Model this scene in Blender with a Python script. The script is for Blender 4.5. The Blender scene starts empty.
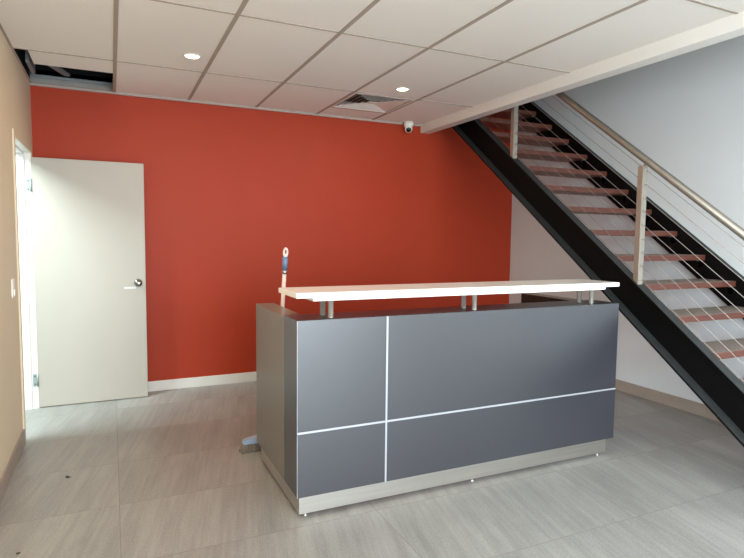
import bpy, bmesh, math, random
from mathutils import Vector, Matrix
random.seed(7)
S = bpy.context.scene
C = bpy.context.collection
PI = math.pi

# ------------------------------------------------------------------ helpers
def box(bm, x0, x1, y0, y1, z0, z1, bev=0.0, mi=0):
    vs = [bm.verts.new((x, y, z)) for z in (z0, z1) for y in (y0, y1) for x in (x0, x1)]
    fs = [bm.faces.new([vs[i] for i in q]) for q in
          ((0, 2, 3, 1), (4, 5, 7, 6), (0, 1, 5, 4), (2, 6, 7, 3), (0, 4, 6, 2), (1, 3, 7, 5))]
    for f in fs: f.material_index = mi
    if bev > 0:
        es = list({e for f in fs for e in f.edges})
        r = bmesh.ops.bevel(bm, geom=es, offset=bev, segments=2, profile=0.6, affect='EDGES')
        for f in r['faces']: f.material_index = mi
    return vs

def tube(bm, a, b, r, r2=None, n=20, mi=0, caps=True):
    a, b = Vector(a), Vector(b)
    r2 = r if r2 is None else r2
    d = b - a
    q = d.to_track_quat('Z', 'Y').to_matrix()
    A = [bm.verts.new(a + q @ Vector((r*math.cos(2*PI*i/n), r*math.sin(2*PI*i/n), 0))) for i in range(n)]
    B = [bm.verts.new(b + q @ Vector((r2*math.cos(2*PI*i/n), r2*math.sin(2*PI*i/n), 0))) for i in range(n)]
    for i in range(n):
        j = (i+1) % n
        f = bm.faces.new((A[i], A[j], B[j], B[i])); f.smooth = True; f.material_index = mi
    if caps:
        f = bm.faces.new(A[::-1]); f.material_index = mi
        f = bm.faces.new(B); f.material_index = mi

def lathe(bm, prof, origin=(0, 0, 0), axis='Z', n=32, mi=0, close=True):
    """prof: list of (radius, height)"""
    o = Vector(origin)
    M = {'Z': Matrix.Identity(3), '-Y': Matrix.Rotation(PI/2, 3, 'X'), 'X': Matrix.Rotation(PI/2, 3, 'Y')}[axis] if isinstance(axis, str) else axis
    rings = []
    for r, h in prof:
        rings.append([bm.verts.new(o + M @ Vector((r*math.cos(2*PI*i/n), r*math.sin(2*PI*i/n), h))) for i in range(n)])
    for a, b in zip(rings, rings[1:]):
        for i in range(n):
            j = (i+1) % n
            f = bm.faces.new((a[i], a[j], b[j], b[i])); f.smooth = True; f.material_index = mi
    if close:
        for rg, rev in ((rings[0], True), (rings[-1], False)):
            f = bm.faces.new(rg[::-1] if rev else rg); f.material_index = mi

def prism(bm, poly, x0, x1, mi=0):
    """poly in (y,z), extruded along X"""
    A = [bm.verts.new((x0, y, z)) for y, z in poly]
    B = [bm.verts.new((x1, y, z)) for y, z in poly]
    n = len(poly)
    fs = [bm.faces.new(A), bm.faces.new(B[::-1])]
    for i in range(n):
        j = (i+1) % n
        fs.append(bm.faces.new((A[i], B[i], B[j], A[j])))
    for f in fs[2:]: f.material_index = mi

def obj(name, bm, mats, parent=None):
    bmesh.ops.recalc_face_normals(bm, faces=bm.faces)
    me = bpy.data.meshes.new(name)
    bm.to_mesh(me); bm.free()
    for m in (mats if isinstance(mats, (list, tuple)) else [mats]): me.materials.append(m)
    o = bpy.data.objects.new(name, me)
    C.objects.link(o)
    if parent:
        o.parent = parent
        o.location = -Vector(parent.location)      # geometry is written in world space
    return o

def thing(name, label, cat, loc=(0, 0, 0), group=None):
    o = bpy.data.objects.new(name, None)
    C.objects.link(o); o.location = loc; o.empty_display_size = 0.1
    o['label'] = label; o['category'] = cat
    if group: o['group'] = group
    return o

def tag(o, label, cat, group=None, kind=None):
    o['label'] = label; o['category'] = cat
    if group: o['group'] = group
    if kind: o['kind'] = kind
    return o

def struct(o, label=None):
    o['kind'] = 'structure'
    if label: o['label'] = label; o['category'] = o.name.split('_')[0]
    return o

# ------------------------------------------------------------------ materials
def lin(r, g, b):
    f = lambda c: (c/255/12.92) if c/255 <= 0.04045 else ((c/255+0.055)/1.055)**2.4
    return (f(r), f(g), f(b), 1)

def mat(name, col, rough=0.5, metal=0.0, noise=0.0, nscale=20, bump=0.0, bscale=200, stretch=None, spec=0.5):
    m = bpy.data.materials.new(name); m.use_nodes = True
    nt = m.node_tree; N = nt.nodes; L = nt.links
    b = N['Principled BSDF']
    b.inputs['Base Color'].default_value = col
    b.inputs['Roughness'].default_value = rough
    b.inputs['Metallic'].default_value = metal
    b.inputs['Specular IOR Level'].default_value = spec
    tc = N.new('ShaderNodeTexCoord'); mp = N.new('ShaderNodeMapping')
    L.new(tc.outputs['Object'], mp.inputs['Vector'])
    if stretch: mp.inputs['Scale'].default_value = stretch
    if noise > 0:
        n = N.new('ShaderNodeTexNoise'); n.inputs['Scale'].default_value = nscale; n.inputs['Detail'].default_value = 6
        L.new(mp.outputs[0], n.inputs['Vector'])
        r = N.new('ShaderNodeValToRGB')
        r.color_ramp.elements[0].position = 0.3; r.color_ramp.elements[1].position = 0.7
        r.color_ramp.elements[0].color = tuple(c*(1-noise) for c in col[:3]) + (1,)
        r.color_ramp.elements[1].color = tuple(min(1, c*(1+noise)) for c in col[:3]) + (1,)
        L.new(n.outputs['Fac'], r.inputs['Fac']); L.new(r.outputs['Color'], b.inputs['Base Color'])
    if bump > 0:
        n2 = N.new('ShaderNodeTexNoise'); n2.inputs['Scale'].default_value = bscale; n2.inputs['Detail'].default_value = 3
        L.new(mp.outputs[0], n2.inputs['Vector'])
        bp = N.new('ShaderNodeBump'); bp.inputs['Strength'].default_value = bump; bp.inputs['Distance'].default_value = 0.002
        L.new(n2.outputs['Fac'], bp.inputs['Height']); L.new(bp.outputs[0], b.inputs['Normal'])
    return m

def emis(name, col, strength):
    m = bpy.data.materials.new(name); m.use_nodes = True
    b = m.node_tree.nodes['Principled BSDF']
    b.inputs['Base Color'].default_value = (0.8, 0.8, 0.8, 1)
    b.inputs['Emission Color'].default_value = col
    b.inputs['Emission Strength'].default_value = strength
    return m

M = {}
M['red'] = mat('red_paint', lin(169, 58, 33), 0.5, spec=0.2, noise=0.02, nscale=3, bump=0.15, bscale=300)
M['wall'] = mat('cream_paint', lin(216, 201, 174), 0.6, noise=0.015, nscale=2, bump=0.15, bscale=300)
M['wallR'] = mat('white_paint', lin(204, 206, 206), 0.6, noise=0.015, nscale=2, bump=0.15, bscale=300)
M['board'] = mat('bare_plasterboard', lin(150, 146, 140), 0.8, noise=0.05, nscale=8)
M['tile'] = mat('ceiling_tile_white', lin(232, 227, 220), 0.9, noise=0.01, nscale=120, bump=0.1, bscale=260)
M['tbar'] = mat('ceiling_grid_bar', lin(166, 153, 141), 0.9)
M['angle'] = mat('wall_angle_trim', lin(172, 157, 147), 0.7)
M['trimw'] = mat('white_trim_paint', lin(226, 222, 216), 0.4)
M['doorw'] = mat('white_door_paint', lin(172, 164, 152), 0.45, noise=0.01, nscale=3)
M['skirt'] = mat('stone_skirting', lin(150, 137, 125), 0.45, noise=0.06, nscale=14)
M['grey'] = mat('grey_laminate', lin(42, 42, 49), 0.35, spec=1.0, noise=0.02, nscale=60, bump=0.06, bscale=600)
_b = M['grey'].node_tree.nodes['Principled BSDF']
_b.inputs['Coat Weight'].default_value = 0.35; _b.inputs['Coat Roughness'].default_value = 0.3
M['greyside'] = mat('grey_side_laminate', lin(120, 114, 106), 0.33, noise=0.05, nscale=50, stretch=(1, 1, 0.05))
M['alu'] = mat('brushed_aluminium', lin(186, 186, 190), 0.42, metal=0.5)
M['steel'] = mat('brushed_steel', lin(200, 195, 188), 0.32, metal=0.95, noise=0.06, nscale=90, stretch=(0.03, 0.03, 1))
M['chrome'] = mat('polished_chrome', lin(232, 228, 222), 0.12, metal=1.0)
M['stand'] = mat('brushed_standoff', lin(222, 218, 212), 0.26, metal=0.9)
M['postst'] = mat('satin_stainless', lin(172, 164, 153), 0.38, metal=0.85, noise=0.05, nscale=60, stretch=(1, 1, 0.05))
M['cable'] = mat('wire_rope', lin(138, 131, 124), 0.45, metal=0.6)
M['railst'] = mat('handrail_stainless', lin(140, 131, 119), 0.48, metal=0.85)
M['white'] = mat('white_laminate', lin(244, 240, 234), 0.25)
M['black'] = mat('black_painted_steel', lin(7, 6, 6), 0.6, spec=0.12, noise=0.1, nscale=12)
M['steellit'] = mat('lit_black_steel', lin(43, 44, 43), 0.6, noise=0.15, nscale=14)  # light falling on the black flanges, painted in as a lighter grey
M['brown'] = mat('dark_brown_laminate', lin(50, 36, 28), 0.8, spec=0.15, noise=0.12, nscale=10, stretch=(4, 1, 12))  # shade on the counter's inner panel faces, put into the colour
M['beech'] = mat('desk_laminate', lin(150, 140, 128), 0.45, noise=0.05, nscale=10)
M['plen'] = mat('dark_plenum', lin(20, 20, 22), 0.9)  # near-black colour paints in the shade of the space above the ceiling
M['galv'] = mat('galvanised_track', lin(128, 134, 138), 0.6, metal=0.0, noise=0.08, nscale=30)
M['plastic'] = mat('white_plastic', lin(232, 226, 216), 0.35)
M['lens'] = mat('camera_dome_black', lin(14, 13, 14), 0.08)
M['vent'] = mat('vent_enamel', lin(222, 214, 206), 0.4)
M['ventdark'] = mat('vent_duct_inside', lin(46, 44, 42), 0.8)
M['blue'] = mat('blue_plastic', lin(104, 126, 156), 0.45)
M['pale'] = mat('pale_blue_plastic', lin(158, 178, 202), 0.4)
M['bristle'] = mat('grey_bristles', lin(150, 136, 122), 0.9, noise=0.4, nscale=90, stretch=(1, 1, 0.1))
M['bwhite'] = mat('white_painted_handle', lin(226, 206, 196), 0.4)
M['hinge'] = mat('zinc_hinge', lin(150, 160, 156), 0.45, metal=0.4)
M['dark'] = mat('dark_rubber', lin(40, 38, 38), 0.6)
M['dirt'] = mat('dirt_crumb', lin(74, 66, 54), 0.9, noise=0.3, nscale=80)
M['lamp'] = emis('downlight_glow', (1.0, 0.86, 0.62, 1), 14.0)
M['slab'] = mat('raw_slab', lin(90, 88, 86), 0.9)

# tread timber: grain along X
def wood():
    m = mat('tread_timber', lin(96, 51, 39), 0.42, noise=0.2, nscale=7, stretch=(1.2, 14, 14), bump=0.1, bscale=60)
    return m
M['tread'] = wood()
M['treadtop'] = mat('worn_tread_top', lin(152, 138, 128), 0.5, noise=0.5, nscale=16, stretch=(3, 14, 14), bump=0.2, bscale=90)

# floor: large stone-look porcelain tiles
def floor_mat():
    m = bpy.data.materials.new('stone_floor_tile'); m.use_nodes = True
    nt = m.node_tree; N = nt.nodes; L = nt.links; b = N['Principled BSDF']
    tc = N.new('ShaderNodeTexCoord'); sp = N.new('ShaderNodeSeparateXYZ')
    L.new(tc.outputs['Object'], sp.inputs[0])
    def math_(op, a, bb=None, c=None):
        n = N.new('ShaderNodeMath'); n.operation = op
        for i, v in enumerate((a, bb, c)):
            if v is None: continue
            if hasattr(v, 'links') or hasattr(v, 'is_linked'): L.new(v, n.inputs[i])
            else: n.inputs[i].default_value = v
        return n.outputs[0]
    TX, TY, X0, Y0 = 1.2, 0.59, 0.562, -0.44
    u = math_('DIVIDE', math_('SUBTRACT', sp.outputs['X'], X0), TX)
    v = math_('DIVIDE', math_('SUBTRACT', sp.outputs['Y'], Y0), TY)
    def dist(t, size):
        f = math_('FRACT', t)
        e = math_('MINIMUM', f, math_('SUBTRACT', 1.0, f))
        return math_('MULTIPLY', e, size)
    d = math_('MINIMUM', dist(u, TX), dist(v, TY))
    joint = math_('LESS_THAN', d, 0.0017)
    # per-tile random
    cmb = N.new('ShaderNodeCombineXYZ')
    L.new(math_('FLOOR', u), cmb.inputs[0]); L.new(math_('FLOOR', v), cmb.inputs[1])
    wn = N.new('ShaderNodeTexWhiteNoise'); wn.noise_dimensions = '2D'; L.new(cmb.outputs[0], wn.inputs['Vector'])
    # streaks, long grain turned about 20 degrees off the depth axis
    off = N.new('ShaderNodeVectorMath'); off.operation = 'MULTIPLY_ADD'
    L.new(wn.outputs['Color'], off.inputs[0]); off.inputs[1].default_value = (0.6, 3, 0); L.new(tc.outputs['Object'], off.inputs[2])
    rot = N.new('ShaderNodeMapping'); rot.inputs['Rotation'].default_value = (0, 0, math.radians(12.6))
    L.new(off.outputs[0], rot.inputs['Vector'])
    def noise(scale, sx, sy, detail=8, rough=0.6, dist_=0.6):
        mp = N.new('ShaderNodeMapping'); mp.inputs['Scale'].default_value = (sx, sy, 1)
        L.new(rot.outputs[0], mp.inputs['Vector'])
        n = N.new('ShaderNodeTexNoise'); n.inputs['Scale'].default_value = scale
        n.inputs['Detail'].default_value = detail; n.inputs['Roughness'].default_value = rough; n.inputs['Distortion'].default_value = dist_
        L.new(mp.outputs[0], n.inputs['Vector']); return n.outputs['Fac']
    n1 = noise(1.0, 11, 0.8, 8, 0.6, 0.25); n2 = noise(1.0, 42, 1.8, 6, 0.65, 0.15); n3 = noise(1.0, 2.2, 0.9, 4)
    n4 = noise(1.0, 160, 90, 3)
    s = math_('ADD', math_('ADD', math_('MULTIPLY', n1, 0.27), math_('MULTIPLY', n2, 0.25)),
              math_('ADD', math_('MULTIPLY', n3, 0.26), math_('MULTIPLY', n4, 0.32)))
    s = math_('ADD', s, math_('MULTIPLY', math_('SUBTRACT', wn.outputs['Value'], 0.5), 0.03))
    r = N.new('ShaderNodeValToRGB')
    r.color_ramp.elements[0].position = 0.34; r.color_ramp.elements[0].color = lin(116, 114, 110)
    r.color_ramp.elements[1].position = 0.66; r.color_ramp.elements[1].color = lin(166, 163, 158)
    e = r.color_ramp.elements.new(0.5); e.color = lin(140, 138, 133)
    L.new(s, r.inputs['Fac'])
    mx = N.new('ShaderNodeMix'); mx.data_type = 'RGBA'
    L.new(joint, mx.inputs['Factor']); L.new(r.outputs['Color'], mx.inputs[6])
    mx.inputs[7].default_value = lin(126, 120, 112)
    L.new(mx.outputs[2], b.inputs['Base Color'])
    rr = math_('ADD', 0.30, math_('MULTIPLY', s, 0.22))
    L.new(rr, b.inputs['Roughness'])
    bp = N.new('ShaderNodeBump'); bp.inputs['Strength'].default_value = 0.12; bp.inputs['Distance'].default_value = 0.002
    L.new(math_('SUBTRACT', s, math_('MULTIPLY', joint, 0.6)), bp.inputs['Height']); L.new(bp.outputs[0], b.inputs['Normal'])
    b.inputs['Specular IOR Level'].default_value = 0.5
    return m
M['floor'] = floor_mat()

# ------------------------------------------------------------------ setting
CEIL = 2.598          # underside of the tile grid
XR = 4.823            # right wall
YF = -8.0             # front of the shop, behind the viewer
DY0, DY1 = -0.978, -0.176   # door opening in the left wall
DH = 2.03
LX = -0.010           # left wall face
TOP = 5.4             # top of the stair void

bm = bmesh.new(); box(bm, -3.2, XR+0.15, YF-0.15, 0.15, -0.12, 0.0)
struct(obj('floor', bm, M['floor']))

bm = bmesh.new()
box(bm, -0.12, XR+0.15, 0.0, 0.15, 0.0, CEIL+0.012)
box(bm, -0.12, 3.58, 0.0, 0.15, CEIL+0.012, 2.70, mi=1)
box(bm, -0.12, 3.58, 0.0, 0.15, 2.70, TOP, mi=2)
box(bm, 3.58, XR+0.15, 0.0, 0.15, CEIL+0.012, TOP)
struct(obj('wall_back', bm, [M['red'], M['board'], M['plen']]))

WX0, WX1, WZ0, WZ1 = 0.25, 3.8, 0.10, 2.45
bm = bmesh.new()
box(bm, -0.13, LX, YF, -7.7, 0.0, CEIL+0.006)
box(bm, -0.13, LX, -7.7, -5.6, 0.0, 0.1)
box(bm, -0.13, LX, -7.7, -5.6, WZ1, CEIL+0.006)
box(bm, -0.13, LX, -5.6, DY0-0.02, 0.0, CEIL+0.006)
box(bm, -0.13, LX, DY1+0.02, 0.0, 0.0, CEIL+0.006)
box(bm, -0.13, LX, DY0-0.02, DY1+0.02, DH+0.02, CEIL+0.006)
box(bm, -0.13, LX, YF, 0.0, CEIL+0.006, 3.1, mi=1)
struct(obj('wall_left', bm, [M['wall'], M['plen']]))

bm = bmesh.new(); box(bm, XR, XR+0.15, YF, 0.0, 0.0, TOP)
struct(obj('wall_right', bm, M['wallR']))

# front wall with the shop glazing (behind the viewer)
bm = bmesh.new()
box(bm, -0.12, WX0, YF-0.15, YF, 0, TOP)
box(bm, WX1, XR+0.15, YF-0.15, YF, 0, 2.9)
box(bm, 4.65, XR+0.15, YF-0.15, YF, 2.9, TOP)
box(bm, WX0, WX1, YF-0.15, YF, 0, WZ0)
box(bm, WX0, WX1, YF-0.15, YF, WZ1, 2.9)
box(bm, WX0, 3.8, YF-0.15, YF, 2.9, TOP)
box(bm, 3.8, 4.65, YF-0.15, YF, 4.9, TOP)
struct(obj('wall_front', bm, M['wall']))
bm = bmesh.new()
for x in (WX0, WX0+1.17, WX0+2.34, WX1-0.05): box(bm, x, x+0.05, YF-0.1, YF-0.04, WZ0, WZ1)
for z in (WZ0, WZ1-0.05): box(bm, WX0, WX1, YF-0.1, YF-0.04, z, z+0.05)
struct(obj('window_1', bm, M['alu']))
bm = bmesh.new()
for y in (-7.7, -6.675, -5.65): box(bm, -0.1, -0.04, y, y+0.05, WZ0, WZ1)
for z in (WZ0, WZ1-0.05): box(bm, -0.1, -0.04, -7.7, -5.6, z, z+0.05)
struct(obj('window_added', bm, M['alu']))  # unseen side window, added to brighten the wall under the stairs

# ceiling: tiles in an exposed grid, with an L-shaped gap at the back left corner
GX = [0.003 + 0.6*k for k in range(7)]; GX[0] = LX; GX[-1] = 3.575
GY = [0.0, -0.952] + [-0.952 - 1.2*k for k in range(1, 7)]; GY[-1] = YF
bm = bmesh.new()
for i in range(6):
    for j in range(len(GY)-1):
        x0, x1, y1, y0 = GX[i], GX[i+1], GY[j], GY[j+1]
        if i == 0 and j == 0: continue                       # open tile
        if i == 4 and j == 0:                                # around the air diffuser
            box(bm, x0, x1, -0.352, y1, CEIL+0.004, CEIL+0.016); continue
        box(bm, x0, x1, y0, y1, CEIL+0.004, CEIL+0.016)
B = 0.012
for x in GX[1:-1]: box(bm, x-B, x+B, YF, 0, CEIL, CEIL+0.005, mi=1)
for y in GY[1:-1]: box(bm, LX, 3.575, y-B*0.6, y+B*0.6, CEIL+0.0005, CEIL+0.005, mi=1)
box(bm, GX[4], GX[5], -0.352-B*0.6, -0.352+B*0.6, CEIL+0.0005, CEIL+0.005, mi=1)
box(bm, LX, 0.004, YF, 0, CEIL+0.001, CEIL+0.005, mi=1)
box(bm, LX, 3.575, -0.02, 0, CEIL-0.015, CEIL+0.005, mi=2)
struct(obj('ceiling', bm, [M['tile'], M['tbar'], M['angle']]))

# slab over the ceiling space and top of the stair void
bm = bmesh.new()
box(bm, -0.12, 3.56, YF, 0.0, 2.95, 3.1)
struct(obj('trim_1', bm, M['plen']))
bm = bmesh.new()
box(bm, 3.56, XR+0.15, YF, 0.15, TOP, TOP+0.1)
box(bm, 3.56, 3.575, YF, 0.0, 3.1, TOP)
struct(obj('trim_2', bm, M['wallR']))
# bulkhead along the edge of the ceiling
bm = bmesh.new()
box(bm, 3.575, 3.685, YF, 0.0, 2.517, 3.1, bev=0.004)
struct(obj('trim_3', bm, M['trimw']))
# wall track and hanger seen through the gap in the ceiling
bm = bmesh.new()
box(bm, 0.0, 3.5, -0.05, 0.0, 2.665, 2.70)
box(bm, 0.0, 3.5, -0.05, -0.047, 2.64, 2.70)
struct(obj('trim_4', bm, M['galv']))
bm = bmesh.new()
for a, b in (((0.12, -0.52, 2.66), (0.26, -0.10, 2.665)),):
    a, b = Vector(a), Vector(b); d = (b-a).normalized(); s = Vector((-d.y, d.x, 0))*0.022
    vs = [bm.verts.new(p) for p in (a-s, a+s, b+s, b-s)] + [bm.verts.new(p+Vector((0, 0, 0.02))) for p in (a-s, a+s, b+s, b-s)]
    for q in ((0, 1, 2, 3), (7, 6, 5, 4), (0, 4, 5, 1), (1, 5, 6, 2), (2, 6, 7, 3), (3, 7, 4, 0)): bm.faces.new([vs[i] for i in q])
box(bm, 0.03, 0.055, -0.60, -0.25, 2.615, 2.72)
struct(obj('trim_5', bm, M['galv']))

# skirtings
bm = bmesh.new(); box(bm, LX, XR, -0.012, 0.0, 0.0, 0.092, bev=0.003)
struct(obj('baseboard_back', bm, M['trimw']))
bm = bmesh.new(); box(bm, LX, 0.002, YF, DY0-0.045, 0.0, 0.10, bev=0.003)
struct(obj('baseboard_left', bm, M['skirt']))
bm = bmesh.new(); box(bm, XR-0.011, XR, YF, -0.012, 0.0, 0.10, bev=0.003)
struct(obj('baseboard_right', bm, M['skirt']))

# room beyond the door
bm = bmesh.new()
box(bm, -3.2, -3.1, -3.6, 1.4, 0, 2.7)
box(bm, -3.1, -0.12, 1.3, 1.4, 0, 2.7)
box(bm, -3.1, -0.12, -3.6, -3.5, 0, 2.7)
box(bm, -3.1, -0.12, -3.5, 1.3, 2.6, 2.7)
struct(obj('wall_side_room', bm, M['wallR']))

# ------------------------------------------------------------------ door
door = bpy.data.objects.new('door_1', None); C.objects.link(door); door.location = (0, DY1, 0)
door['kind'] = 'structure'
door['label'] = 'white flush door standing open against the red wall'; door['category'] = 'door'
bm = bmesh.new()
A = 0.045
for y0, y1 in ((DY0-0.02, DY0), (DY1, DY1+0.02)): box(bm, -0.132, LX+0.004, y0, y1, 0, DH)
box(bm, -0.132, LX+0.004, DY0-0.02, DY1+0.02, DH, DH+0.02)
# rebate
for y0, y1 in ((DY0, DY0+0.013), (DY1-0.013, DY1)): box(bm, -0.10, -0.052, y0, y1, 0, DH-0.012)
box(bm, -0.10, -0.052, DY0, DY1, DH-0.012, DH)
obj('door_frame', bm, M['trimw'], door)
bm = bmesh.new()
for y0, y1 in ((DY0-A, DY0-0.003), (DY1+0.003, DY1+A)): box(bm, LX, LX+0.010, y0, y1, 0, DH+0.0025)
box(bm, LX, LX+0.010, DY0-A, DY1+A, DH+0.003, DH+A)
obj('architrave', bm, M['wall'], door)
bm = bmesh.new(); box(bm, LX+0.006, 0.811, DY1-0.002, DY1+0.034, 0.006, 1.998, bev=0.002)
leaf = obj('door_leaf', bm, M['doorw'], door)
def kid(name, bm, m, parent):
    o = obj(name, bm, m); o.parent = parent
    o.matrix_parent_inverse = Matrix.Translation(-Vector(world_loc(parent)))
    return o
def world_loc(o):
    v = Vector(o.location)
    while o.parent: o = o.parent; v += Vector(o.location)
    return v
bm = bmesh.new()
lathe(bm, [(0.032, 0), (0.032, 0.004), (0.027, 0.008), (0.012, 0.012), (0.012, 0.028), (0.022, 0.036), (0.028, 0.047), (0.027, 0.058), (0.018, 0.066), (0.006, 0.068)],
      (0.752, DY1-0.002, 0.995), '-Y')
k = kid('door_knob', bm, mat('dark_satin_chrome', lin(150, 145, 138), 0.25, metal=1.0), leaf); k['label'] = 'round satin metal knob'
bm = bmesh.new(); box(bm, 0.640, 0.735, DY1-0.005, DY1-0.002, 0.945, 0.962, bev=0.001)
k = kid('latch_strip', bm, mat('faded_strip', lin(206, 204, 202), 0.4), leaf); k['label'] = 'pale grey strip below the knob'
for z in (0.23, 1.78):
    bm = bmesh.new()
    box(bm, -0.040, -0.012, DY1-0.003, DY1, z-0.05, z+0.05)
    tube(bm, (-0.008, DY1-0.006, z-0.05), (-0.008, DY1-0.006, z+0.05), 0.006, n=12)
    k = kid('hinge', bm, M['hinge'], leaf)
    for dz in (-0.032, 0.032):
        bm = bmesh.new(); tube(bm, (-0.027, DY1-0.003, z+dz), (-0.027, DY1-0.005, z+dz), 0.005, n=10)
        s = obj('hinge_screw', bm, M['dark']); s.parent = leaf; s.matrix_parent_inverse = Matrix.Translation(-world_loc(leaf))
bm = bmesh.new(); box(bm, -0.03, -0.005, DY0, DY0+0.002, 0.95, 1.03)
obj('strike_plate', bm, M['steel'], door)

# light switch on the left wall
t = thing('light_switch', 'small white light switch on the cream left wall beside the door frame', 'light switch', (LX, -1.25, 1.02))
bm = bmesh.new(); box(bm, LX, LX+0.009, -1.288, -1.216, 1.008, 1.122, bev=0.004); obj('switch_plate', bm, M['plastic'], t)
bm = bmesh.new(); box(bm, LX+0.009, LX+0.016, -1.270, -1.234, 1.020, 1.058, bev=0.003); obj('rocker', bm, M['plastic'], t)

# ------------------------------------------------------------------ displaced ceiling tile
bm = bmesh.new(); box(bm, 0.082, 0.591, -0.945, -0.603, CEIL+0.005, CEIL+0.02, bev=0.001)
tag(obj('ceiling_tile', bm, M['tile']), 'cut white ceiling tile beside the dark gap in the back left corner', 'ceiling tile')

# ------------------------------------------------------------------ downlights
def downlight(x, y, label):
    t = thing('downlight', label, 'downlight', (x, y, CEIL), group='recessed ceiling downlights')
    bm = bmesh.new()
    lathe(bm, [(0.044, 0.002), (0.046, -0.006), (0.058, -0.005), (0.061, 0.002)], (x, y, CEIL+0.004), 'Z', close=False)
    obj('trim_ring', bm, M['plastic'], t)
    bm = bmesh.new()
    lathe(bm, [(0.0455, -0.003), (0.03, -0.0045), (0.004, -0.005)], (x, y, CEIL+0.004), 'Z')
    obj('glowing_lens', bm, M['lamp'], t)
downlight(1.071, -1.302, 'lit round downlight in the ceiling tile above the open white door')
downlight(2.719, -1.204, 'lit round downlight in the ceiling next to the square air vent')

# ------------------------------------------------------------------ air diffuser
vx0, vx1, vy0, vy1 = GX[4]+0.012, GX[5]-0.012, -0.952+0.010, -0.352-0.010
t = thing('ceiling_vent', 'square white louvred air vent set in the tiled ceiling', 'air vent', ((vx0+vx1)/2, (vy0+vy1)/2, CEIL))
cx, cy = (vx0+vx1)/2, (vy0+vy1)/2
def sqring(bm, a0, z0, a1, z1, th=0.0012):
    """sloped square blade from half-size a0 at z0 to half-size a1 at z1"""
    for s in (0, 1):
        pass
    def ring(a, z): return [bm.verts.new((cx+sx*a, cy+sy*a, z)) for sx, sy in ((-1, -1), (1, -1), (1, 1), (-1, 1))]
    r = [ring(a0, z0), ring(a1, z1), ring(a1, z1+th), ring(a0-th, z0+th)]
    for a, b in ((0, 1), (1, 2), (2, 3), (3, 0)):
        for i in range(4):
            j = (i+1) % 4
            bm.faces.new((r[a][i], r[a][j], r[b][j], r[b][i]))
H = (vx1-vx0)/2
bm = bmesh.new()
def ring4(a, z): return [bm.verts.new((cx+sx*a, cy+sy*a, z)) for sx, sy in ((-1, -1), (1, -1), (1, 1), (-1, 1))]
pr = [ring4(H, CEIL+0.003), ring4(H, CEIL-0.001), ring4(H-0.022, CEIL-0.001), ring4(H-0.022, CEIL+0.06)]
for a, b in zip(pr, pr[1:]):
    for i in range(4):
        j = (i+1) % 4; bm.faces.new((a[i], a[j], b[j], b[i]))
obj('vent_frame', bm, M['vent'], t)
bm = bmesh.new()
box(bm, cx-H+0.02, cx+H-0.02, cy-H+0.02, cy+H-0.02, CEIL+0.062, CEIL+0.066)
obj('duct_back', bm, M['ventdark'], t)
for i in range(5):
    a = 0.245 - i*0.046
    bm = bmesh.new(); sqring(bm, a-0.036, CEIL+0.021, a, CEIL+0.0)
    obj('louvre', bm, M['vent'], t)
bm = bmesh.new(); box(bm, cx-0.026, cx+0.026, cy-0.026, cy+0.026, CEIL+0.002, CEIL+0.006); obj('louvre', bm, M['vent'], t)

# ------------------------------------------------------------------ security camera
px, py = 3.385, -0.085
t = thing('mounted_security_camera', 'small white dome security camera under the ceiling edge by the red wall', 'security camera', (px, py, CEIL))
bm = bmesh.new(); lathe(bm, [(0.05, 0.0045), (0.05, -0.036), (0.046, -0.046), (0.04, -0.05)], (px, py, CEIL)); obj('camera_base', bm, M['plastic'], t)
d = Vector((-0.35, -0.8, -0.55)).normalized()
q = d.to_track_quat('Z', 'Y').to_matrix()
o0 = Vector((px, py, CEIL-0.066))
bm = bmesh.new()
lathe(bm, [(0.012, -0.036), (0.03, -0.026), (0.039, -0.008), (0.04, 0.01), (0.034, 0.024), (0.026, 0.026)], o0, q); ball = obj('camera_ball', bm, M['plastic'], t)
bm = bmesh.new()
lathe(bm, [(0.027, 0.024), (0.026, 0.032), (0.018, 0.039), (0.004, 0.042)], o0, q); kid('camera_lens', bm, M['lens'], ball)

# ------------------------------------------------------------------ reception counter
CX0, CX1, CYF, CYB = 1.355, 3.497, -2.745, -2.52
t = thing('reception_counter', 'grey reception counter with raised white top standing before the red wall', 'reception counter', ((CX0+CX1)/2, -2.4, 0))
bm = bmesh.new(); box(bm, CX0, CX1, CYF, CYB, 0.115, 0.998, bev=0.002)
fp = obj('front_panel', bm, M['grey'], t)
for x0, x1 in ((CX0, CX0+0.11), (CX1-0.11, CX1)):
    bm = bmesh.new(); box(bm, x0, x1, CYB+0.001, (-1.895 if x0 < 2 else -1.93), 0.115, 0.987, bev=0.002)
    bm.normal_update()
    for f in bm.faces:                       # inner faces get their shade painted in as dark brown
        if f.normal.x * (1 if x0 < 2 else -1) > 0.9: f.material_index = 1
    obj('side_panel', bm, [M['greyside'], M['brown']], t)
bm = bmesh.new(); box(bm, CX0+0.112, CX1-0.112, CYB+0.002, -1.93, 0.70, 0.728, bev=0.002)
obj('worktop', bm, M['beech'], t)
# inlaid aluminium strips
def strip(*a):
    bm = bmesh.new(); box(bm, *a); kid('trim_strip', bm, M['alu'], fp)
strip(1.8345, 1.8445, CYF-0.0015, CYF+0.004, 0.1155, 0.997)
strip(CX0, 1.8335, CYF-0.0012, CYF+0.004, 0.437, 0.447)
strip(1.8455, CX1, CYF-0.0012, CYF+0.004, 0.437, 0.447)
strip(CX0-0.0005, CX0+0.0012, CYF-0.0005, CYF+0.004, 0.4475, 0.997)
strip(CX0-0.0005, CX0+0.0012, CYF-0.0005, CYF+0.004, 0.1155, 0.4335)
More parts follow.
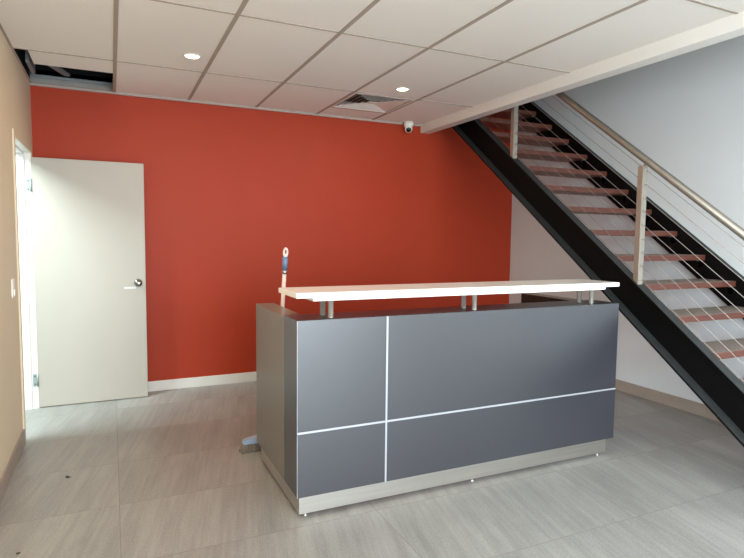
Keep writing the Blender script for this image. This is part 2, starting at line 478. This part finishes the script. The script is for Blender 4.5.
# kick plates and feet
for a in ((1.372, 3.458, -2.722, -2.70), (1.372, 1.392, -2.699, -1.94), (3.438, 3.458, -2.699, -1.94)):
    bm = bmesh.new(); box(bm, *a, 0.02, 0.1145, bev=0.001); obj('kick_plate', bm, M['steel'], t)
for x, y in ((1.41, -2.70), (2.42, -2.705), (3.40, -2.705), (1.40, -1.97), (3.42, -1.97)):
    bm = bmesh.new(); lathe(bm, [(0.012, 0.0), (0.012, 0.005), (0.007, 0.008), (0.007, 0.1)], (x, y, 0), n=16); obj('foot', bm, M['steel'], t)
# raised top
bm = bmesh.new(); box(bm, 1.350, 3.490, -2.748, -2.43, 1.106, 1.132, bev=0.0025)
tp = obj('raised_top', bm, M['white'], t)
bm = bmesh.new(); box(bm, 1.445, 3.405, -2.715, -2.47, 1.086, 1.1055, bev=0.0015)
kid('under_panel', bm, M['white'], tp)
for x in (1.535, 2.405, 3.30):
    for y in (-2.69, -2.60):
        bm = bmesh.new()
        lathe(bm, [(0.0155, 0.0), (0.0155, 0.003), (0.0142, 0.0035), (0.0142, 0.0875)], (x + (0.012 if y < -2.65 else 0.002 if x < 2 else 0), y, 0.9985), n=24)
        obj('standoff', bm, M['stand'], t)

# ------------------------------------------------------------------ broom behind the counter
t = thing('broom', 'broom with blue grip standing behind the left end of the counter', 'broom', (1.46, -1.76, 0))
b0, b1 = Vector((1.515, -1.745, 0.08)), Vector((1.519, -1.985, 1.335))
ax = (b1-b0).normalized()
P = lambda s: b0 + ax*s
Lh = (b1-b0).length
bm = bmesh.new(); tube(bm, P(0), P(Lh-0.155), 0.0125, n=16); obj('handle', bm, M['bwhite'], t)
bm = bmesh.new(); tube(bm, P(Lh-0.165), P(Lh-0.145), 0.0145, 0.0155, n=16); obj('collar', bm, M['steel'], t)
bm = bmesh.new()
for s0, s1, r0, r1 in ((0.147, 0.140, 0.013, 0.0165), (0.140, 0.066, 0.0165, 0.0165), (0.066, 0.056, 0.0165, 0.014)): tube(bm, P(Lh-s0), P(Lh-s1), r0, r1, n=16)
obj('grip', bm, M['blue'], t)
bm = bmesh.new()      # hanging loop
q = ax.to_track_quat('Z', 'Y').to_matrix()
n = 28; ro, ri = [], []
hw, hl = 0.0155, 0.031
cc = P(Lh-0.031)
for i in range(n):
    a = 2*PI*i/n; ca, sa = math.cos(a), math.sin(a)
    ro.append((hw*ca, hl*sa)); ri.append((hw*0.38*ca, 0.004+hl*0.48*sa))
side = Vector((1, 0, 0)); side = (side - ax*side.dot(ax)).normalized(); fw = ax.cross(side)
def loopv(p, z): return bm.verts.new(cc + side*p[0] + ax*p[1] + fw*z)
o1 = [loopv(p, -0.007) for p in ro]; o2 = [loopv(p, 0.007) for p in ro]; i1 = [loopv(p, -0.007) for p in ri]; i2 = [loopv(p, 0.007) for p in ri]
for i in range(n):
    j = (i+1) % n
    for a, b in ((o1, o2), (o2, i2), (i2, i1), (i1, o1)):
        f = bm.faces.new((a[i], a[j], b[j], b[i])); f.smooth = False
obj('hanging_loop', bm, M['bwhite'], t)
bm = bmesh.new()
hv = [(-0.19, 0.052), (0.19, 0.052), (0.18, 0.078), (0.06, 0.10), (-0.06, 0.10), (-0.18, 0.078)]
A_ = [bm.verts.new((1.485+x, -1.775, z)) for x, z in hv]; B_ = [bm.verts.new((1.485+x, -1.715, z)) for x, z in hv]
bm.faces.new(A_); bm.faces.new(B_[::-1])
for i in range(6): bm.faces.new((A_[i], B_[i], B_[(i+1) % 6], A_[(i+1) % 6]))
bmesh.ops.bevel(bm, geom=list(bm.edges), offset=0.006, segments=2, affect='EDGES')
obj('broom_head', bm, M['pale'], t)
bm = bmesh.new()
for i in range(34):
    for j in range(6):
        x = 1.485 - 0.175 + 0.35*i/33; y = -1.768 + 0.046*j/5
        sp = 1 + 0.13*abs(i-16.5)/16.5
        e = Vector((1.485 + (x-1.485)*sp + random.uniform(-.006, .006), -1.745+(y+1.745)*1.5+random.uniform(-.006, .006), 0.002))
        tube(bm, e, (x, y, 0.054), 0.0045, 0.003, n=5)
o = obj('bristles', bm, M['bristle'], t); o['kind'] = 'stuff'

# ------------------------------------------------------------------ staircase
SL = 0.745
ztop = lambda y: 1.098 + SL*(y + 2.68)
VD = 0.281                       # vertical depth of the channel
st = thing('staircase', 'open staircase with black steel stringers, brown timber treads and cable balustrade', 'staircase', (4.3, -2.2, 0))
YA, YB = -4.12, -0.06
def channel(bm, xw, xf, xf2, th=0.009, tf=0.013, dz=0.0):
    """channel section: web at xw, flanges reach xf (bottom) and xf2 (top)"""
    y0 = -2.68 - 1.098/SL            # where the top line meets the floor
    def bar(z_off0, z_off1, xa, xb, mi=0):
        # sloped bar between top-line offsets, cut level at the floor
        z_off0 += dz; z_off1 += dz
        up = (YB, ztop(YB)+z_off1), (YB, ztop(YB)+z_off0)
        f1 = y0 - z_off1/SL; f0 = y0 - z_off0/SL
        prism(bm, [(f1, 0.0), up[0], up[1], (f0, 0.0)], min(xa, xb), max(xa, xb), mi)
    bar(-VD+tf*1.25, -tf*1.25, xw, xw+th*(1 if xf < xw else -1))
    bar(-tf*1.25, 0.0, xw+th*(1 if xf < xw else -1), xf2, 1)
    bar(-VD, -VD+tf*1.25, xw+th*(1 if xf < xw else -1), xf, 1)
bm = bmesh.new(); channel(bm, 3.80, 3.725, 3.735)
obj('stringer', bm, [M['black'], M['steellit']], st)
bm = bmesh.new(); channel(bm, 4.78, 4.821, 4.821, dz=0.06)
obj('stringer', bm, [M['black'], M['steellit']], st)

XT = 4.779
def tread_bm():
    bm = bmesh.new(); box(bm, 3.811, XT, 0.0, 0.272, -0.042, 0.0, bev=0.004)
    bm.normal_update()
    for f in bm.faces:
        if f.normal.z > 0.9: f.material_index = 1
    return bm
tm = None
for k in range(-5, 10):
    y = -2.68 + 0.25*k; z = 1.105 + 0.1863*k
    if tm is None:
        o = obj('tread', tread_bm(), [M['tread'], M['treadtop']]); tm = o.data
        brm = []
        for xa, xb, xc in ((XT-0.008, XT-0.002, XT-0.03), (3.813, 3.819, 3.841)):
            bm = bmesh.new()
            poly = [(xa, -0.10), (xb, -0.10), (xb, -0.0425), (xa, -0.0425)]
            ox = 1 if xc > xa else -1
            if ox > 0: prof = [(xa, -0.10), (xb, -0.10), (xb, -0.0475), (xc, -0.0475), (xc, -0.0425), (xa, -0.0425)]
            else: prof = [(xb, -0.10), (xb, -0.0425), (xc, -0.0425), (xc, -0.0475), (xa, -0.0475), (xa, -0.10)]
            A_ = [bm.verts.new((x, 0.02, z_)) for x, z_ in prof]; B_ = [bm.verts.new((x, 0.055, z_)) for x, z_ in prof]
            bm.faces.new(A_); bm.faces.new(B_[::-1])
            for i in range(6): bm.faces.new((A_[i], B_[i], B_[(i+1) % 6], A_[(i+1) % 6]))
            br = obj('tread_bracket', bm, M['hinge']); br.parent = o; brm.append(br.data)
    else:
        o = bpy.data.objects.new('tread', tm); C.objects.link(o)
        for d_ in brm:
            br = bpy.data.objects.new('tread_bracket', d_); C.objects.link(br); br.parent = o
    o.parent = st; o.location = Vector((0, y, z)) - Vector(st.location)

# balustrade on the near stringer
XB = 3.768
RAILH = 0.828
offs = [0.765 - 0.0905*i for i in range(9)]
posts = (-3.98, -2.652, -1.315)
sph = None
for py_ in posts:
    bm = bmesh.new()
    zt = ztop(py_)
    h = 0.0225
    # square tube, foot cut to the slope of the stringer
    top = zt + 0.775
    vb = [bm.verts.new((XB+sx*h, py_+sy*h, ztop(py_+sy*h)+0.001)) for sx, sy in ((-1, -1), (1, -1), (1, 1), (-1, 1))]
    vt = [bm.verts.new((XB+sx*h, py_+sy*h, top)) for sx, sy in ((-1, -1), (1, -1), (1, 1), (-1, 1))]
    bm.faces.new(vb[::-1]); bm.faces.new(vt)
    for i in range(4): bm.faces.new((vb[i], vb[(i+1) % 4], vt[(i+1) % 4], vt[i]))
    bmesh.ops.bevel(bm, geom=list(bm.edges), offset=0.003, segments=2, affect='EDGES')
    po = obj('post', bm, M['postst'], st)
    bm = bmesh.new(); xr, yr = XB+0.010, py_-0.008
    tube(bm, (xr, yr, top), (xr, yr, ztop(yr)+RAILH-0.012), 0.0085, n=14)
    kid('rail_stem', bm, M['chrome'], po)
    for of in offs:
        for sy in (-1, 1):
            yy = py_ + sy*(h+0.003)
            bm = bmesh.new()
            tube(bm, (XB, yy-0.003, ztop(yy)+of-0.003*SL), (XB, yy+0.003, ztop(yy)+of+0.003*SL), 0.008, n=12)
            kid('cable_fitting', bm, M['steel'], po)
bm = bmesh.new()
ra, rb = (XB, -4.02, ztop(-4.02)+RAILH), (XB, -0.05, ztop(-0.05)+RAILH)
tube(bm, ra, rb, 0.0235, n=28)
d = (Vector(ra)-Vector(rb)).normalized(); q = d.to_track_quat('Z', 'Y').to_matrix()
lathe(bm, [(0.0235, 0.0), (0.021, 0.010), (0.012, 0.017), (0.003, 0.019)], ra, q)
obj('handrail', bm, M['railst'], st)
for of in offs:
    bm = bmesh.new(); tube(bm, (XB, -3.98, ztop(-3.98)+of), (XB, -0.05, ztop(-0.05)+of), 0.0020, n=8)
    obj('cable', bm, M['cable'], st)

# ------------------------------------------------------------------ specks on the floor
def speck(x, y, r, label):
    bm = bmesh.new()
    for k in range(4):
        m = Matrix.Translation((x+random.uniform(-r, r)*1.2, y+random.uniform(-r, r)*0.7, r*0.22)) @ Matrix.Rotation(random.uniform(0, 3), 4, 'Z') @ Matrix.Diagonal((1.3, 0.6, 0.45, 1))
        bmesh.ops.create_icosphere(bm, subdivisions=1, radius=r*0.5, matrix=m)
    tag(obj('dirt_crumb', bm, M['dirt']), label, 'debris', group='dirt crumbs on the floor')
speck(0.30, -1.73, 0.016, 'dark crumb of dirt on the floor tiles in front of the door')
speck(0.16, -2.52, 0.013, 'dark crumb of dirt on the floor nearest the left wall')
speck(4.31, -1.79, 0.011, 'dark crumb on the floor right of the counter, farther of two')
speck(4.18, -1.95, 0.012, 'dark crumb on the floor right of the counter, nearer of two')

# ------------------------------------------------------------------ lights
def area(name, loc, rot, sx, sy, power, col, shape='RECTANGLE', spread=PI):
    l = bpy.data.lights.new(name, 'AREA'); l.shape = shape; l.size = sx
    if shape == 'RECTANGLE': l.size_y = sy
    l.energy = power; l.color = col; l.spread = spread
    o = bpy.data.objects.new(name, l); C.objects.link(o); o.location = loc; o.rotation_euler = rot
    return o
R = math.radians
area('shopfront_daylight', ((WX0+WX1)/2, YF-0.02, (WZ0+WZ1)/2), (R(66), 0, 0), WX1-WX0, WZ1-WZ0, 190, (0.80, 0.92, 1.0), 'RECTANGLE', R(130))
area('upper_window_daylight', (4.2, YF-0.02, 3.9), (R(80), 0, 0), 0.8, 2.0, 6, (0.68, 0.86, 1.0), 'RECTANGLE', R(150))
area('side_fill_light', (-0.02, -6.65, (WZ0+WZ1)/2), (R(66), 0, R(-90)), 2.05, WZ1-WZ0, 290, (0.82, 0.93, 1.0), 'RECTANGLE', R(130))  # fill light for the under-stair wall, set in the added side window
area('hall_ceiling_light', (-0.8, -1.25, 2.55), (0, 0, 0), 0.8, 0.8, 118, (0.78, 0.97, 1.0))
for x, y, pw in ((1.071, -1.302, 4), (2.719, -1.204, 6), (0.471, -2.9, 12)):  # last one has no fitting: unseen lamp added to warm the left side
    area('downlight_and_fill_lamp', (x, y, CEIL-0.012), (0, 0, 0), 0.085, 0.085, pw, (1.0, 0.74, 0.50), 'DISK')

w = bpy.data.worlds.new('sky'); S.world = w; w.use_nodes = True
w.node_tree.nodes['Background'].inputs['Color'].default_value = (0.75, 0.85, 1.0, 1)
w.node_tree.nodes['Background'].inputs['Strength'].default_value = 0.3

# ------------------------------------------------------------------ camera
cam = bpy.data.cameras.new('camera'); co = bpy.data.objects.new('camera', cam); C.objects.link(co)
cam.sensor_width = 36; cam.lens = 36*559.7/744; cam.clip_start = 0.02
yaw, pitch, roll = 0.43490, -0.07512, 0.01070
fwd = Vector((math.sin(yaw)*math.cos(pitch), math.cos(yaw)*math.cos(pitch), math.sin(pitch)))
right = Vector((math.cos(yaw), -math.sin(yaw), 0)); up = right.cross(fwd)
r2 = math.cos(roll)*right + math.sin(roll)*up; u2 = -math.sin(roll)*right + math.cos(roll)*up
co.matrix_world = Matrix(((r2.x, u2.x, -fwd.x, 0.556), (r2.y, u2.y, -fwd.y, -5.312), (r2.z, u2.z, -fwd.z, 1.405), (0, 0, 0, 1)))
S.camera = co

vs = S.view_settings
vs.view_transform = 'Standard'; vs.look = 'None'; vs.gamma = 1; vs.use_curve_mapping = False
vs.exposure = 0.33
S.cycles.max_bounces = 10; S.cycles.diffuse_bounces = 6
